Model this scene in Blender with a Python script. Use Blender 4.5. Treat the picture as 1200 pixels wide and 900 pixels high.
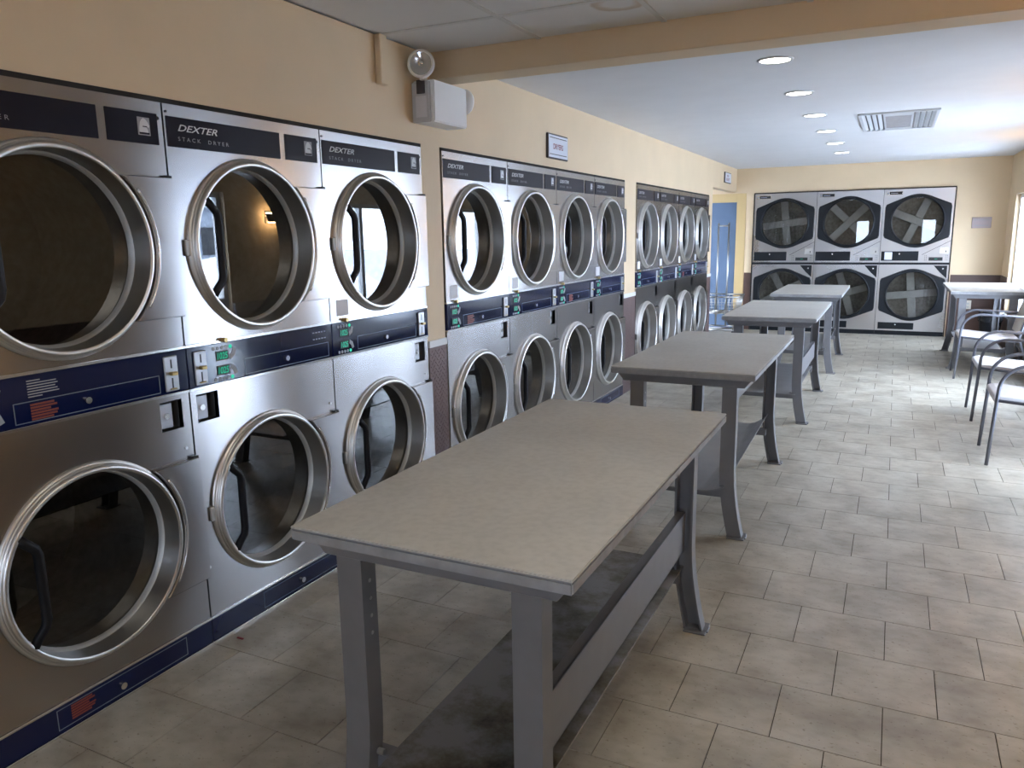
import bpy, bmesh, math, random
from mathutils import Vector, Matrix
random.seed(7)
for o in list(bpy.data.objects): bpy.data.objects.remove(o, do_unlink=True)
scn = bpy.context.scene
COL = scn.collection
PI = math.pi

# ------------------------------------------------------------------ camera
YAW, PITCH, ROLL, FPX = 0.4586, -0.1916, -0.0160, 902.3
fwd = Vector((-math.sin(YAW)*math.cos(PITCH), math.cos(YAW)*math.cos(PITCH), math.sin(PITCH)))
r0 = Vector((math.cos(YAW), math.sin(YAW), 0)); u0 = r0.cross(fwd)
cr = math.cos(ROLL)*r0 + math.sin(ROLL)*u0
cu = math.cos(ROLL)*u0 - math.sin(ROLL)*r0
cam_d = bpy.data.cameras.new('camera'); cam = bpy.data.objects.new('camera', cam_d); COL.objects.link(cam)
M = Matrix((cr, cu, -fwd)).transposed().to_4x4(); M.translation = Vector((2.2181, -1.8989, 1.5026))
cam.matrix_world = M
cam_d.sensor_width = 36.0; cam_d.lens = 36.0*FPX/1200.0; cam_d.clip_start = 0.02; cam_d.clip_end = 400
scn.camera = cam

# ------------------------------------------------------------------ world and exposure
w = bpy.data.worlds.new('overcast_sky'); scn.world = w; w.use_nodes = True
nt = w.node_tree; nt.nodes.clear()
wo = nt.nodes.new('ShaderNodeOutputWorld'); bg = nt.nodes.new('ShaderNodeBackground')
bg.inputs['Color'].default_value = (0.70, 0.82, 1.0, 1); bg.inputs['Strength'].default_value = 21.0
nt.links.new(bg.outputs[0], wo.inputs[0])
scn.view_settings.view_transform = 'Standard'; scn.view_settings.look = 'None'
scn.view_settings.gamma = 1.0; scn.view_settings.use_curve_mapping = False
scn.view_settings.exposure = 0.5

# openings of the daylight: (wall, a0, a1, z0, z1); a runs along y for the right wall, along x for the front wall
RX, YB, YF, CZ = 3.53, 10.42, -4.6, 2.42
RIGHT_OPEN = [(3.20, 3.75, 0.06, 1.95), (5.0, 6.95, 0.42, 1.90), (8.2, 9.74, 0.42, 1.90)]
FRONT_OPEN = [(1.02, 1.47, 0.75, 1.80), (2.88, 3.33, 0.75, 1.80)]
def portal(loc, rot, sx, sy):
    l = bpy.data.lights.new('window_portal', 'AREA'); l.shape = 'RECTANGLE'; l.size = sx; l.size_y = sy
    l.cycles.is_portal = True
    o = bpy.data.objects.new('window_portal', l); o.location = loc; o.rotation_euler = rot; COL.objects.link(o)
for a0, a1, z0, z1 in RIGHT_OPEN:
    portal((RX+0.14, (a0+a1)/2, (z0+z1)/2), (0, PI/2, 0), z1-z0, a1-a0)
for a0, a1, z0, z1 in FRONT_OPEN:
    portal(((a0+a1)/2, YF-0.14, (z0+z1)/2), (PI/2, 0, 0), a1-a0, z1-z0)

# ------------------------------------------------------------------ materials
MATS = {}
def new_mat(name):
    m = bpy.data.materials.new(name); m.use_nodes = True
    MATS[name] = m
    return m, m.node_tree, m.node_tree.nodes['Principled BSDF']
def N(nt, t, **kw):
    n = nt.nodes.new(t)
    for k, v in kw.items(): setattr(n, k, v)
    return n
def noise(nt, scale, detail=4, coord='Object', sc=None):
    tc = N(nt, 'ShaderNodeTexCoord'); n = N(nt, 'ShaderNodeTexNoise')
    n.inputs['Scale'].default_value = scale; n.inputs['Detail'].default_value = detail
    if coord == 'World':
        g = N(nt, 'ShaderNodeNewGeometry'); src = g.outputs['Position']
    else: src = tc.outputs[coord]
    if sc:
        mp = N(nt, 'ShaderNodeMapping'); mp.inputs['Scale'].default_value = sc
        nt.links.new(src, mp.inputs[0]); src = mp.outputs[0]
    nt.links.new(src, n.inputs['Vector'])
    return n
def ramp(nt, src, stops):
    r = N(nt, 'ShaderNodeValToRGB'); e = r.color_ramp.elements
    while len(e) < len(stops): e.new(0.5)
    for i, (p, c) in enumerate(stops):
        e[i].position = p; e[i].color = (*c, 1)
    nt.links.new(src, r.inputs[0]); return r
def bump(nt, bs, src, strength, dist=0.01):
    b = N(nt, 'ShaderNodeBump'); b.inputs['Strength'].default_value = strength; b.inputs['Distance'].default_value = dist
    nt.links.new(src, b.inputs['Height']); nt.links.new(b.outputs[0], bs.inputs['Normal'])
def plain(name, col, rough=0.5, metal=0.0, var=0.0, nscale=8, bmp=0.0, coat=0.0, spec=None, emit=None, estr=0):
    m, t, b = new_mat(name)
    b.inputs['Base Color'].default_value = (*col, 1); b.inputs['Roughness'].default_value = rough
    b.inputs['Metallic'].default_value = metal; b.inputs['Coat Weight'].default_value = coat
    if spec is not None: b.inputs['Specular IOR Level'].default_value = spec
    if var or bmp:
        n = noise(t, nscale, 5, 'World')
        if var:
            r = ramp(t, n.outputs['Fac'], [(0.3, tuple(c*(1-var) for c in col)), (0.7, tuple(min(1, c*(1+var)) for c in col))])
            t.links.new(r.outputs[0], b.inputs['Base Color'])
        if bmp: bump(t, b, n.outputs['Fac'], bmp)
    if emit:
        b.inputs['Emission Color'].default_value = (*emit, 1); b.inputs['Emission Strength'].default_value = estr
    return m
def brushed(name, col, rough, aniso, radial='Z', warp=0.05):
    m, t, b = new_mat(name)
    b.inputs['Base Color'].default_value = (*col, 1); b.inputs['Metallic'].default_value = 1
    n = noise(t, 1.0, 3, 'Object', (3, 3, 260)); n2 = noise(t, 2.3, 0, 'World')
    a = N(t, 'ShaderNodeMath', operation='MULTIPLY_ADD'); a.inputs[1].default_value = 0.012; a.inputs[2].default_value = rough-0.04
    t.links.new(n.outputs['Fac'], a.inputs[0])
    a2 = N(t, 'ShaderNodeMath', operation='MULTIPLY_ADD'); a2.inputs[1].default_value = 0.08
    t.links.new(n2.outputs['Fac'], a2.inputs[0]); t.links.new(a.outputs[0], a2.inputs[2])
    t.links.new(a2.outputs[0], b.inputs['Roughness'])
    b.inputs['Anisotropic'].default_value = aniso; b.inputs['Anisotropic Rotation'].default_value = 0.25
    if aniso:
        tg = N(t, 'ShaderNodeTangent', direction_type='RADIAL', axis=radial)
        t.links.new(tg.outputs[0], b.inputs['Tangent'])
    bump(t, b, n2.outputs['Fac'], warp, 0.02)
    return m
brushed('steel', (0.40, 0.385, 0.385), 0.22, 0.85, warp=0.28)
brushed('ring_steel', (0.68, 0.665, 0.645), 0.36, 0.0)
brushed('satin_steel', (0.62, 0.61, 0.62), 0.28, 0.6)
plain('drum_steel', (0.30, 0.29, 0.27), 0.38, 1.0, 0.25, 30)
plain('spider_steel', (0.52, 0.52, 0.51), 0.5, 0.5, 0.08, 12)
plain('gasket', (0.46, 0.46, 0.45), 0.45, 0.5)
plain('cabinet', (0.10, 0.10, 0.105), 0.6, 0.3)
plain('dark_gap', (0.02, 0.018, 0.018), 0.9)
plain('chrome', (0.78, 0.78, 0.78), 0.18, 1.0)
plain('coin_plate', (0.36, 0.36, 0.37), 0.34, 1.0)
plain('slot_dark', (0.02, 0.02, 0.02), 0.6)
plain('navy', (0.0035, 0.008, 0.045), 0.11, 0)
plain('plate_navy', (0.009, 0.009, 0.019), 0.34, spec=0.16)
plain('black_plastic', (0.008, 0.008, 0.010), 0.5, spec=0.25)
plain('black_door', (0.006, 0.008, 0.011), 0.45, spec=0.3)
plain('print_white', (0.62, 0.64, 0.66), 0.5)
plain('print_grey', (0.30, 0.31, 0.34), 0.5)
plain('print_line', (0.13, 0.17, 0.22), 0.4)
plain('print_orange', (0.19, 0.028, 0.012), 0.5)
plain('print_red', (0.22, 0.02, 0.035), 0.5)
plain('print_dark', (0.05, 0.04, 0.05), 0.5)
plain('brass', (0.45, 0.33, 0.14), 0.35, 0.9)
plain('led_green', (0.0, 0.25, 0.14), 0.4, emit=(0.0, 0.85, 0.50), estr=0.4)
plain('label_paper', (0.66, 0.65, 0.68), 0.6, 0, 0.06, 300)
plain('wall_paint', (0.70, 0.54, 0.35), 0.62, 0, 0.03, 3, 0.03)
plain('beam_paint', (0.70, 0.54, 0.35), 0.55, 0, 0.02, 3)
plain('ceiling_white', (0.74, 0.74, 0.75), 0.75, 0, 0.02, 4, 0.04)
plain('tee_bar', (0.62, 0.61, 0.58), 0.5)
plain('brown_wainscot', (0.085, 0.046, 0.036), 0.42, 0, 0.10, 6)
plain('diamond_plate', (0.135, 0.085, 0.080), 0.42, 0.25, 0.12, 9)
plain('cap_strip', (0.72, 0.72, 0.72), 0.4)
plain('window_frame', (0.72, 0.72, 0.72), 0.4)
plain('door_blue', (0.085, 0.135, 0.225), 0.5, 0, 0.06, 4)
plain('door_frame', (0.55, 0.39, 0.18), 0.5)
plain('box_white', (0.80, 0.80, 0.80), 0.4)
plain('clear_plastic', (0.56, 0.56, 0.58), 0.22)
plain('lamp_lens', (0.62, 0.63, 0.64), 0.12, 0.6)
plain('frame_dark', (0.05, 0.04, 0.045), 0.4)
plain('sign_white', (0.66, 0.69, 0.77), 0.35)
plain('plaque', (0.38, 0.31, 0.31), 0.5)
plain('outlet', (0.62, 0.57, 0.48), 0.4)
plain('table_metal', (0.19, 0.19, 0.205), 0.38, 0.35, 0.05, 14)
plain('bolt_and_lit_hole', (0.5, 0.5, 0.5), 0.3, 1.0)
plain('chair_tube', (0.17, 0.175, 0.205), 0.32, 0.7)
plain('chair_seat', (0.60, 0.57, 0.58), 0.6, 0, 0.05, 30)
plain('chair_back', (0.42, 0.37, 0.31), 0.6, 0, 0.05, 30)
plain('cart_chrome', (0.45, 0.44, 0.43), 0.3, 1.0)
plain('caster', (0.05, 0.05, 0.05), 0.5)
plain('vent_metal', (0.60, 0.61, 0.63), 0.45, 0.1)
plain('vent_dark', (0.14, 0.13, 0.13), 0.6)
plain('vent_core', (0.30, 0.28, 0.28), 0.7, 0, 0.15, 40)
plain('lamp_on', (1, 1, 1), 0.5, emit=(1.0, 0.95, 0.88), estr=9.0)
plain('sconce_glow', (1, 0.8, 0.5), 0.5, emit=(1.0, 0.70, 0.38), estr=58.0)
plain('troffer_on', (1, 1, 1), 0.5, emit=(1.0, 0.95, 0.86), estr=5.2)
plain('sconce_metal', (0.25, 0.20, 0.15), 0.4, 0.5)
plain('snow', (0.86, 0.89, 0.93), 0.9, 0, 0.05, 1.5)
plain('asphalt', (0.48, 0.50, 0.54), 0.9, 0, 0.1, 1.0)
plain('far_siding', (0.30, 0.33, 0.38), 0.8, 0, 0.05, 1)
plain('far_roof', (0.70, 0.73, 0.78), 0.9)
plain('bag_black', (0.012, 0.013, 0.016), 0.25)

def glass_mat(name, tint, ior=1.5, rough=0.0):
    m = bpy.data.materials.new(name); m.use_nodes = True; t = m.node_tree; t.nodes.clear(); MATS[name] = m
    o = N(t, 'ShaderNodeOutputMaterial'); mx = N(t, 'ShaderNodeMixShader'); tr = N(t, 'ShaderNodeBsdfTransparent')
    gl = N(t, 'ShaderNodeBsdfGlossy'); lw = N(t, 'ShaderNodeLayerWeight'); lw.inputs['Blend'].default_value = 0.5
    tr.inputs[0].default_value = (*tint, 1); gl.inputs['Roughness'].default_value = rough
    gl.inputs['Color'].default_value = (1, 1, 1, 1); f0 = ((ior-1)/(ior+1))**2
    pw = N(t, 'ShaderNodeMath', operation='POWER'); pw.inputs[1].default_value = 5.0; t.links.new(lw.outputs['Facing'], pw.inputs[0])
    fr = N(t, 'ShaderNodeMath', operation='MULTIPLY_ADD'); fr.inputs[1].default_value = 1-f0; fr.inputs[2].default_value = f0; t.links.new(pw.outputs[0], fr.inputs[0])
    t.links.new(fr.outputs[0], mx.inputs[0]); t.links.new(tr.outputs[0], mx.inputs[1]); t.links.new(gl.outputs[0], mx.inputs[2])
    t.links.new(mx.outputs[0], o.inputs[0])
glass_mat('door_glass', (0.22, 0.21, 0.19), 1.85)
glass_mat('back_glass', (0.55, 0.55, 0.53), 1.55)
glass_mat('window_glass', (0.96, 0.98, 1.0), 1.45)

# floor tiles: mottled travertine-look vinyl, small pits
m, t, b = new_mat('floor_tile')
oi = N(t, 'ShaderNodeObjectInfo')
n1 = noise(t, 5.0, 6, 'World'); n2 = noise(t, 17.0, 6, 'World', (1, 1.5, 1)); n3 = noise(t, 62.0, 2, 'World', (1, 1.5, 1))
r1 = ramp(t, n1.outputs['Fac'], [(0.32, (0.30, 0.262, 0.205)), (0.55, (0.425, 0.388, 0.318)), (0.75, (0.51, 0.475, 0.405))])
r2 = ramp(t, n2.outputs['Fac'], [(0.33, (0.89, 0.88, 0.86)), (0.52, (1, 1, 1)), (0.75, (1.04, 1.035, 1.03))])
r3 = ramp(t, n3.outputs['Fac'], [(0.28, (0.60, 0.56, 0.52)), (0.36, (1, 1, 1))])
def mul(a, bb):
    x = N(t, 'ShaderNodeMix', data_type='RGBA', blend_type='MULTIPLY'); x.inputs['Factor'].default_value = 1
    t.links.new(a, x.inputs['A']); t.links.new(bb, x.inputs['B']); return x.outputs['Result']
hs = N(t, 'ShaderNodeHueSaturation'); vm = N(t, 'ShaderNodeMath', operation='MULTIPLY_ADD')
vm.inputs[1].default_value = 0.14; vm.inputs[2].default_value = 0.93
t.links.new(oi.outputs['Random'], vm.inputs[0]); t.links.new(vm.outputs[0], hs.inputs['Value'])
t.links.new(mul(mul(r1.outputs[0], r2.outputs[0]), r3.outputs[0]), hs.inputs['Color'])
t.links.new(hs.outputs[0], b.inputs['Base Color'])
rr = ramp(t, n2.outputs['Fac'], [(0.3, (0.40, 0.40, 0.40)), (0.7, (0.30, 0.30, 0.30))])
b.inputs['Specular IOR Level'].default_value = 0.85
t.links.new(rr.outputs[0], b.inputs['Roughness']); bump(t, b, n2.outputs['Fac'], 0.05, 0.004)
plain('grout', (0.06, 0.05, 0.04), 0.95, spec=0.0)

# folding table tops: worn grey laminate
m, t, b = new_mat('table_top')
n1 = noise(t, 3.0, 6, 'World'); n2 = noise(t, 45, 4, 'World')
r1 = ramp(t, n1.outputs['Fac'], [(0.3, (0.42, 0.41, 0.385)), (0.7, (0.50, 0.49, 0.465))])
r2 = ramp(t, n2.outputs['Fac'], [(0.35, (0.90, 0.90, 0.90)), (0.6, (1, 1, 1))])
x = N(t, 'ShaderNodeMix', data_type='RGBA', blend_type='MULTIPLY'); x.inputs['Factor'].default_value = 1
t.links.new(r1.outputs[0], x.inputs['A']); t.links.new(r2.outputs[0], x.inputs['B'])
t.links.new(x.outputs['Result'], b.inputs['Base Color']); b.inputs['Roughness'].default_value = 0.46
plain('table_edge', (0.27, 0.27, 0.28), 0.5, 0, 0.14, 26)
# lower shelves: grey sheet with dark rubbed stains
m, t, b = new_mat('shelf_stained')
n1 = noise(t, 4.5, 8, 'World'); n1.inputs['Roughness'].default_value = 0.7
r1 = ramp(t, n1.outputs['Fac'], [(0.42, (0.22, 0.22, 0.23)), (0.55, (0.12, 0.105, 0.08)), (0.66, (0.03, 0.026, 0.02))])
t.links.new(r1.outputs[0], b.inputs['Base Color']); b.inputs['Roughness'].default_value = 0.30; b.inputs['Metallic'].default_value = 0.3
plain('shelf_grey', (0.24, 0.24, 0.25), 0.34, 0.35, 0.08, 8)
# acoustic ceiling panels, one carries an old water ring
m, t, b = new_mat('ceiling_panel')
g = N(t, 'ShaderNodeNewGeometry'); vd = N(t, 'ShaderNodeVectorMath', operation='DISTANCE'); vd.inputs[1].default_value = (1.13, 1.34, 2.42)
t.links.new(g.outputs['Position'], vd.inputs[0])
n2 = noise(t, 14, 3, 'World'); ad = N(t, 'ShaderNodeMath', operation='MULTIPLY_ADD'); ad.inputs[1].default_value = 0.04
t.links.new(n2.outputs['Fac'], ad.inputs[0]); t.links.new(vd.outputs['Value'], ad.inputs[2])
rg = ramp(t, ad.outputs[0], [(0.08, (0.73, 0.71, 0.68)), (0.105, (0.61, 0.53, 0.44)), (0.125, (0.58, 0.50, 0.41)), (0.14, (0.73, 0.72, 0.70))])
t.links.new(rg.outputs[0], b.inputs['Base Color']); b.inputs['Roughness'].default_value = 0.85
n3 = noise(t, 220, 2, 'World'); bump(t, b, n3.outputs['Fac'], 0.25, 0.003)

# ------------------------------------------------------------------ mesh helpers
class MB:
    def __init__(s): s.v = []; s.f = []; s.sm = []
    def add(s, vs, fs, smooth=False):
        k = len(s.v); s.v += [tuple(p) for p in vs]
        for f in fs: s.f.append([i+k for i in f]); s.sm.append(smooth)
        return s
    def box(s, x0, x1, y0, y1, z0, z1):
        vs = [(x, y, z) for x in (x0, x1) for y in (y0, y1) for z in (z0, z1)]
        return s.add(vs, [(0,1,3,2), (4,6,7,5), (0,4,5,1), (2,3,7,6), (0,2,6,4), (1,5,7,3)])
    def prism(s, poly, a0, a1, axis='x'):
        """extrude a 2-D polygon along an axis; 'x': poly=(y,z), 'y': (x,z), 'z': (x,y)"""
        def P(p, a): return (a, p[0], p[1]) if axis == 'x' else (p[0], a, p[1]) if axis == 'y' else (p[0], p[1], a)
        n = len(poly); vs = [P(p, a0) for p in poly] + [P(p, a1) for p in poly]
        return s.add(vs, [list(range(n))[::-1], list(range(n, 2*n))] + [(i, (i+1) % n, n+(i+1) % n, n+i) for i in range(n)])
    def lathe(s, runs, c, n=48, axis='x'):
        """runs: lists of (r, h); each run is smooth by itself"""
        for run in runs:
            vs = []; fs = []
            for r, h in run:
                for i in range(n):
                    a = 2*PI*i/n; p = (h, r*math.cos(a), r*math.sin(a)) if axis == 'x' else (r*math.cos(a), h, r*math.sin(a)) if axis == 'y' else (r*math.cos(a), r*math.sin(a), h)
                    vs.append((c[0]+p[0], c[1]+p[1], c[2]+p[2]))
            for k in range(len(run)-1):
                for i in range(n):
                    j = (i+1) % n; fs.append((k*n+i, k*n+j, (k+1)*n+j, (k+1)*n+i))
            s.add(vs, fs, True)
        return s
    def disc(s, c, r, n=32, axis='x', sy=1):
        vs = []
        for i in range(n):
            a = 2*PI*i/n; p = (0, r*math.cos(a), r*math.sin(a)) if axis == 'x' else (r*math.cos(a), 0, r*math.sin(a)) if axis == 'y' else (r*math.cos(a), r*math.sin(a), 0)
            vs.append((c[0]+p[0], c[1]+p[1], c[2]+p[2]))
        return s.add(vs, [list(range(n))])
    def cyl(s, c, r, h0, h1, n=16, axis='x'):
        return s.lathe([[(r, h0), (r, h1)], [(0.0001, h1), (r, h1)], [(0.0001, h0), (r, h0)]], c, n, axis)
    def tube(s, pts, r, n=8, closed=False):
        pts = [Vector(p) for p in pts]; vs = []; fs = []; L = len(pts); up = None
        for i, p in enumerate(pts):
            if closed: d = pts[(i+1) % L]-pts[i-1]
            else: d = pts[min(i+1, L-1)]-pts[max(i-1, 0)]
            d.normalize()
            if up is None:
                up = Vector((0, 0, 1)) if abs(d.z) < 0.9 else Vector((1, 0, 0))
            a = d.cross(up).normalized(); up = a.cross(d).normalized()
            for k in range(n):
                t = 2*PI*k/n; vs.append(p + r*(math.cos(t)*a + math.sin(t)*up))
        for i in range(L if closed else L-1):
            for k in range(n):
                j = (k+1) % n; i2 = (i+1) % L
                fs.append((i*n+k, i*n+j, i2*n+j, i2*n+k))
        if not closed: fs += [list(range(n))[::-1], list(range((L-1)*n, L*n))]
        return s.add(vs, fs, True)
    def sweep(s, path, prof):
        """path: list of (x, y, z) shifts, prof: closed (x, y) loop swept up the path"""
        n = len(prof); vs = [(p[0]+a, p[1]+c, p[2]) for p in path for a, c in prof]; fs = []
        for i in range(len(path)-1):
            for k in range(n):
                j = (k+1) % n; fs.append((i*n+k, i*n+j, (i+1)*n+j, (i+1)*n+k))
        fs += [list(range(n))[::-1], list(range((len(path)-1)*n, len(path)*n))]
        return s.add(vs, fs)
    def mesh(s, name, mat, bevel=0.0, seg=1, recalc=True):
        me = bpy.data.meshes.new(name); me.from_pydata(s.v, [], s.f)
        me.polygons.foreach_set('use_smooth', s.sm)
        bm = bmesh.new(); bm.from_mesh(me)
        if bevel:
            es = [e for e in bm.edges if len(e.link_faces) == 2 and e.calc_face_angle(0) > 0.5]
            bmesh.ops.bevel(bm, geom=es, offset=bevel, segments=seg, affect='EDGES', clamp_overlap=True)
        if recalc: bmesh.ops.recalc_face_normals(bm, faces=bm.faces)
        bm.to_mesh(me); bm.free()
        me.materials.append(MATS[mat]); return me
    def ob(s, name, mat, parent=None, bevel=0.0, seg=1, loc=None):
        return put(name, s.mesh(name, mat, bevel, seg), parent, loc)
def put(name, me, parent=None, loc=None, rotz=0):
    o = bpy.data.objects.new(name, me); COL.objects.link(o)
    if parent: o.parent = parent
    if loc: o.location = loc
    if rotz: o.rotation_euler[2] = rotz
    return o
def tag(o, label, cat, group=None):
    o['label'] = label; o['category'] = cat
    if group: o['group'] = group
    return o
def thing(name, label, cat, loc=(0,0,0), rotz=0, group=None):
    o = put(name, None, None, loc, rotz); return tag(o, label, cat, group)
def struct(o, label=None, cat=None):
    o['kind'] = 'structure'
    if label: o['label'] = label
    if cat: o['category'] = cat
    return o
def panel_hole(y0, y1, z0, z1, cy, cz, R, x0, x1, n=64):
    """flat panel (normal +x) with a round hole"""
    mb = MB(); ring = []; out = []
    angs = sorted(set([2*PI*i/n for i in range(n)] + [math.atan2(z-cz, y-cy) % (2*PI) for y in (y0, y1) for z in (z0, z1)]))
    for a in angs:
        c, s = math.cos(a), math.sin(a); ts = []
        if c > 1e-9: ts.append((y1-cy)/c)
        if c < -1e-9: ts.append((y0-cy)/c)
        if s > 1e-9: ts.append((z1-cz)/s)
        if s < -1e-9: ts.append((z0-cz)/s)
        t = min(ts); ring.append((cy+R*c, cz+R*s)); out.append((cy+t*c, cz+t*s))
    k = len(angs)
    vs = [(x1, *p) for p in ring] + [(x1, *p) for p in out] + [(x0, *p) for p in ring] + [(x0, *p) for p in out]
    fs = []
    for i in range(k):
        j = (i+1) % k
        fs += [(i, k+i, k+j, j), (2*k+i, 2*k+j, 3*k+j, 3*k+i), (k+i, 3*k+i, 3*k+j, k+j), (i, j, 2*k+j, 2*k+i)]
    return mb.add(vs, fs)
TXT = {}
def text_mesh(body, mat, width, height, shear=0.0, bold=0.0, space=1.0, depth=0.0006):
    """flat lettering standing in the local y (right) / z (up) plane, facing +x, lower left corner at the origin"""
    key = (body, mat, width, height, shear)
    if key in TXT: return TXT[key]
    c = bpy.data.curves.new('lettering', 'FONT'); c.body = body; c.shear = shear; c.offset = bold; c.space_character = space
    c.size = 1.0; c.extrude = 0.0; c.resolution_u = 3
    o = bpy.data.objects.new('lettering', c); me = bpy.data.meshes.new_from_object(o)
    bpy.data.objects.remove(o); me.name = 'lettering'
    xs = [v.co.x for v in me.vertices]; ys = [v.co.y for v in me.vertices]
    x0, x1, y0, y1 = min(xs), max(xs), min(ys), max(ys)
    for v in me.vertices:
        v.co = (depth, (v.co.x-x0)/(x1-x0)*width, (v.co.y-y0)/(y1-y0)*height)
    me.materials.clear(); me.materials.append(MATS[mat]); TXT[key] = me
    return me

# ------------------------------------------------------------------ setting: floor
W_ = 0.7917
Y1s, Y3s, Y7s = -W_, 1.7831, 5.3173          # first unit of each group of dryers
Y2e, Y6e, Y10e = 2*W_-0.0, Y3s+4*W_, Y7s+4*W_
DH = 1.95
fl = MB().box(-1.7, RX+0.1, YF-0.1, YB+0.1, -0.12, -0.004).ob('floor', 'grout')
struct(fl, 'beige travertine-look tiled floor laid in running bond')
TX, TY = 0.3067, 0.305
tile_me = MB().box(0.0015, TX-0.0015, 0.0015, TY-0.0015, -0.012, 0).mesh('tile', 'floor_tile')
cells = []
for j in range(-16, 34):
    y = 0.302 + j*TY
    if y+TY < YF or y > YB: continue
    off = 1.978 if j % 2 == 0 else 2.133
    for i in range(-14, 8):
        x = off + i*TX
        if x+TX < -1.6 or x > RX: continue
        if x+TX < -0.03 and y+TY < 8.72: continue
        cells.append((x, y))
def vis_key(c):
    p = Vector((c[0]+TX/2, c[1]+TY/2, 0)) - M.translation
    d = p.dot(fwd)
    if d < 0.3: return 99
    u = p.dot(cr)/d*FPX; v = -p.dot(cu)/d*FPX
    return d if abs(u) < 680 and abs(v) < 530 else 50+d
cells.sort(key=vis_key)
rest = MB()
for k, (x, y) in enumerate(cells):
    xa, xb, ya, yb = max(x, -1.6), min(x+TX, RX), max(y, YF), min(y+TY, YB)
    full = xb-xa > TX-0.001 and yb-ya > TY-0.001
    if k < 300:
        if full: put('tile', tile_me, fl, (x, y, 0))
        else: MB().box(xa+0.0015, xb-0.0015, ya+0.0015, yb-0.0015, -0.012, 0).ob('tile', 'floor_tile', fl)
    else: rest.box(xa+0.0015, xb-0.0015, ya+0.0015, yb-0.0015, -0.012, 0)
ro = rest.ob('tile_field', 'floor_tile', fl); ro['kind'] = 'stuff'

# ------------------------------------------------------------------ setting: walls, ceiling, beam
WX = -0.008                                      # left wall surface, a touch behind the dryer fronts
TOPZ = DH + 0.018
wl = MB()
wl.box(WX-0.12, WX, YF, 8.72, TOPZ, CZ)          # above the dryers
wl.box(WX-0.12, WX, 8.72, YB, 2.08, CZ)          # header above the passage opening
wl.box(WX-0.12, WX, YF, Y1s-0.006, 0, TOPZ)
wl.box(WX-0.12, WX, Y2e+0.012, Y3s-0.006, 0, TOPZ)
wl.box(WX-0.12, WX, Y6e+0.006, Y7s-0.006, 0, TOPZ)
wl.box(WX-0.12, WX, Y10e+0.006, 8.72, 0, TOPZ)
wl = wl.ob('wall_left', 'wall_paint'); struct(wl, 'tan painted wall that the steel dryers are built into')
MB().box(-1.0, -0.98, YF, 8.72, 0, CZ).box(-1.0, WX-0.12, 8.60, 8.72, 0, CZ).ob('wall_behind_dryers', 'dark_gap')['kind'] = 'structure'
DX0, DX1, DZ1 = -0.88, 0.020, 1.945              # blue door in the back wall, half hidden in the passage
wb = MB()
wb.box(DX1, 0.266, YB, YB+0.12, 0, CZ); wb.box(2.908, RX+0.12, YB, YB+0.12, 0, CZ); wb.box(0.266, 2.908, YB, YB+0.12, 2.048, CZ); wb.box(-1.7, DX0, YB, YB+0.12, 0, CZ); wb.box(DX0, DX1, YB, YB+0.12, DZ1, CZ)
wb.box(DX0, DX1, YB+0.075, YB+0.12, 0, DZ1)  # added backing behind the blue door, blocks daylight leaking round its edges
wb = wb.ob('wall_back', 'wall_paint'); struct(wb, 'tan end wall with three stacked dryers')
struct(MB().box(-1.7, -1.6, 8.72, YB, 0, CZ).ob('wall_passage', 'wall_paint'))
struct(MB().box(-0.1, 3.75, YB+1.0, YB+1.1, -0.1, CZ+0.1).box(-0.2, -0.1, YB+0.12, YB+1.1, -0.1, CZ+0.1).box(3.75, 3.85, YB+0.12, YB+1.1, -0.1, CZ+0.1).box(-0.1, 3.75, YB+0.12, YB+1.0, CZ, CZ+0.1).box(-0.1, 3.75, YB+0.1, YB+1.0, -0.12, -0.004).box(3.69, 3.75, YB, YB+0.12, 0, CZ).ob('light_block_shell', 'dark_gap'))  # added unseen shell, keeps outside light from leaking past the end dryers
def pierced(name, opens, fixed0, fixed1, lo, hi, axis):
    mb = MB(); a = lo
    def bx(a0, a1, z0, z1):
        if axis == 'y': mb.box(fixed0, fixed1, a0, a1, z0, z1)
        else: mb.box(a0, a1, fixed0, fixed1, z0, z1)
    for a0, a1, z0, z1 in sorted(opens):
        bx(a, a0, 0, CZ); bx(a0, a1, z1, CZ); bx(a0, a1, 0, z0); a = a1
    bx(a, hi, 0, CZ); return mb.ob(name, 'wall_paint')
struct(pierced('wall_right', RIGHT_OPEN, RX, RX+0.16, YF, YB, 'y'), 'tan window wall behind the row of chairs')
struct(pierced('wall_front', FRONT_OPEN, YF-0.16, YF, -1.1, RX+0.16, 'x'))
struct(MB().box(-1.7, RX+0.16, 1.88, YB+0.12, CZ, CZ+0.1).box(-1.7, -1.0, 1.0, 1.88, CZ, CZ+0.1).ob('ceiling', 'ceiling_white'), 'smooth white ceiling with a row of round lights')
cf = struct(MB().box(-1.0, RX+0.16, YF-0.16, 1.88, CZ+0.012, CZ+0.1).ob('ceiling_front', 'ceiling_white'), 'dropped ceiling of acoustic panels before the beam')
xs = [WX, 0.615-0.0, 1.225, 1.835, 2.445, 3.055, RX]
ys = [1.70, 1.26, 0.04, -1.18, -2.40, -3.62, YF]
for i in range(len(xs)-1):
    for j in range(len(ys)-1):
        MB().box(xs[i]+0.011, xs[i+1]-0.011, ys[j+1]+0.011, ys[j]-0.011, CZ+0.004, CZ+0.011).ob('ceiling_panel', 'ceiling_panel', cf)
for i in range(1, len(xs)-1): MB().box(xs[i]-0.012, xs[i]+0.012, YF, 1.70, CZ, CZ+0.006).ob('tee_bar', 'tee_bar', cf)
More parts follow.
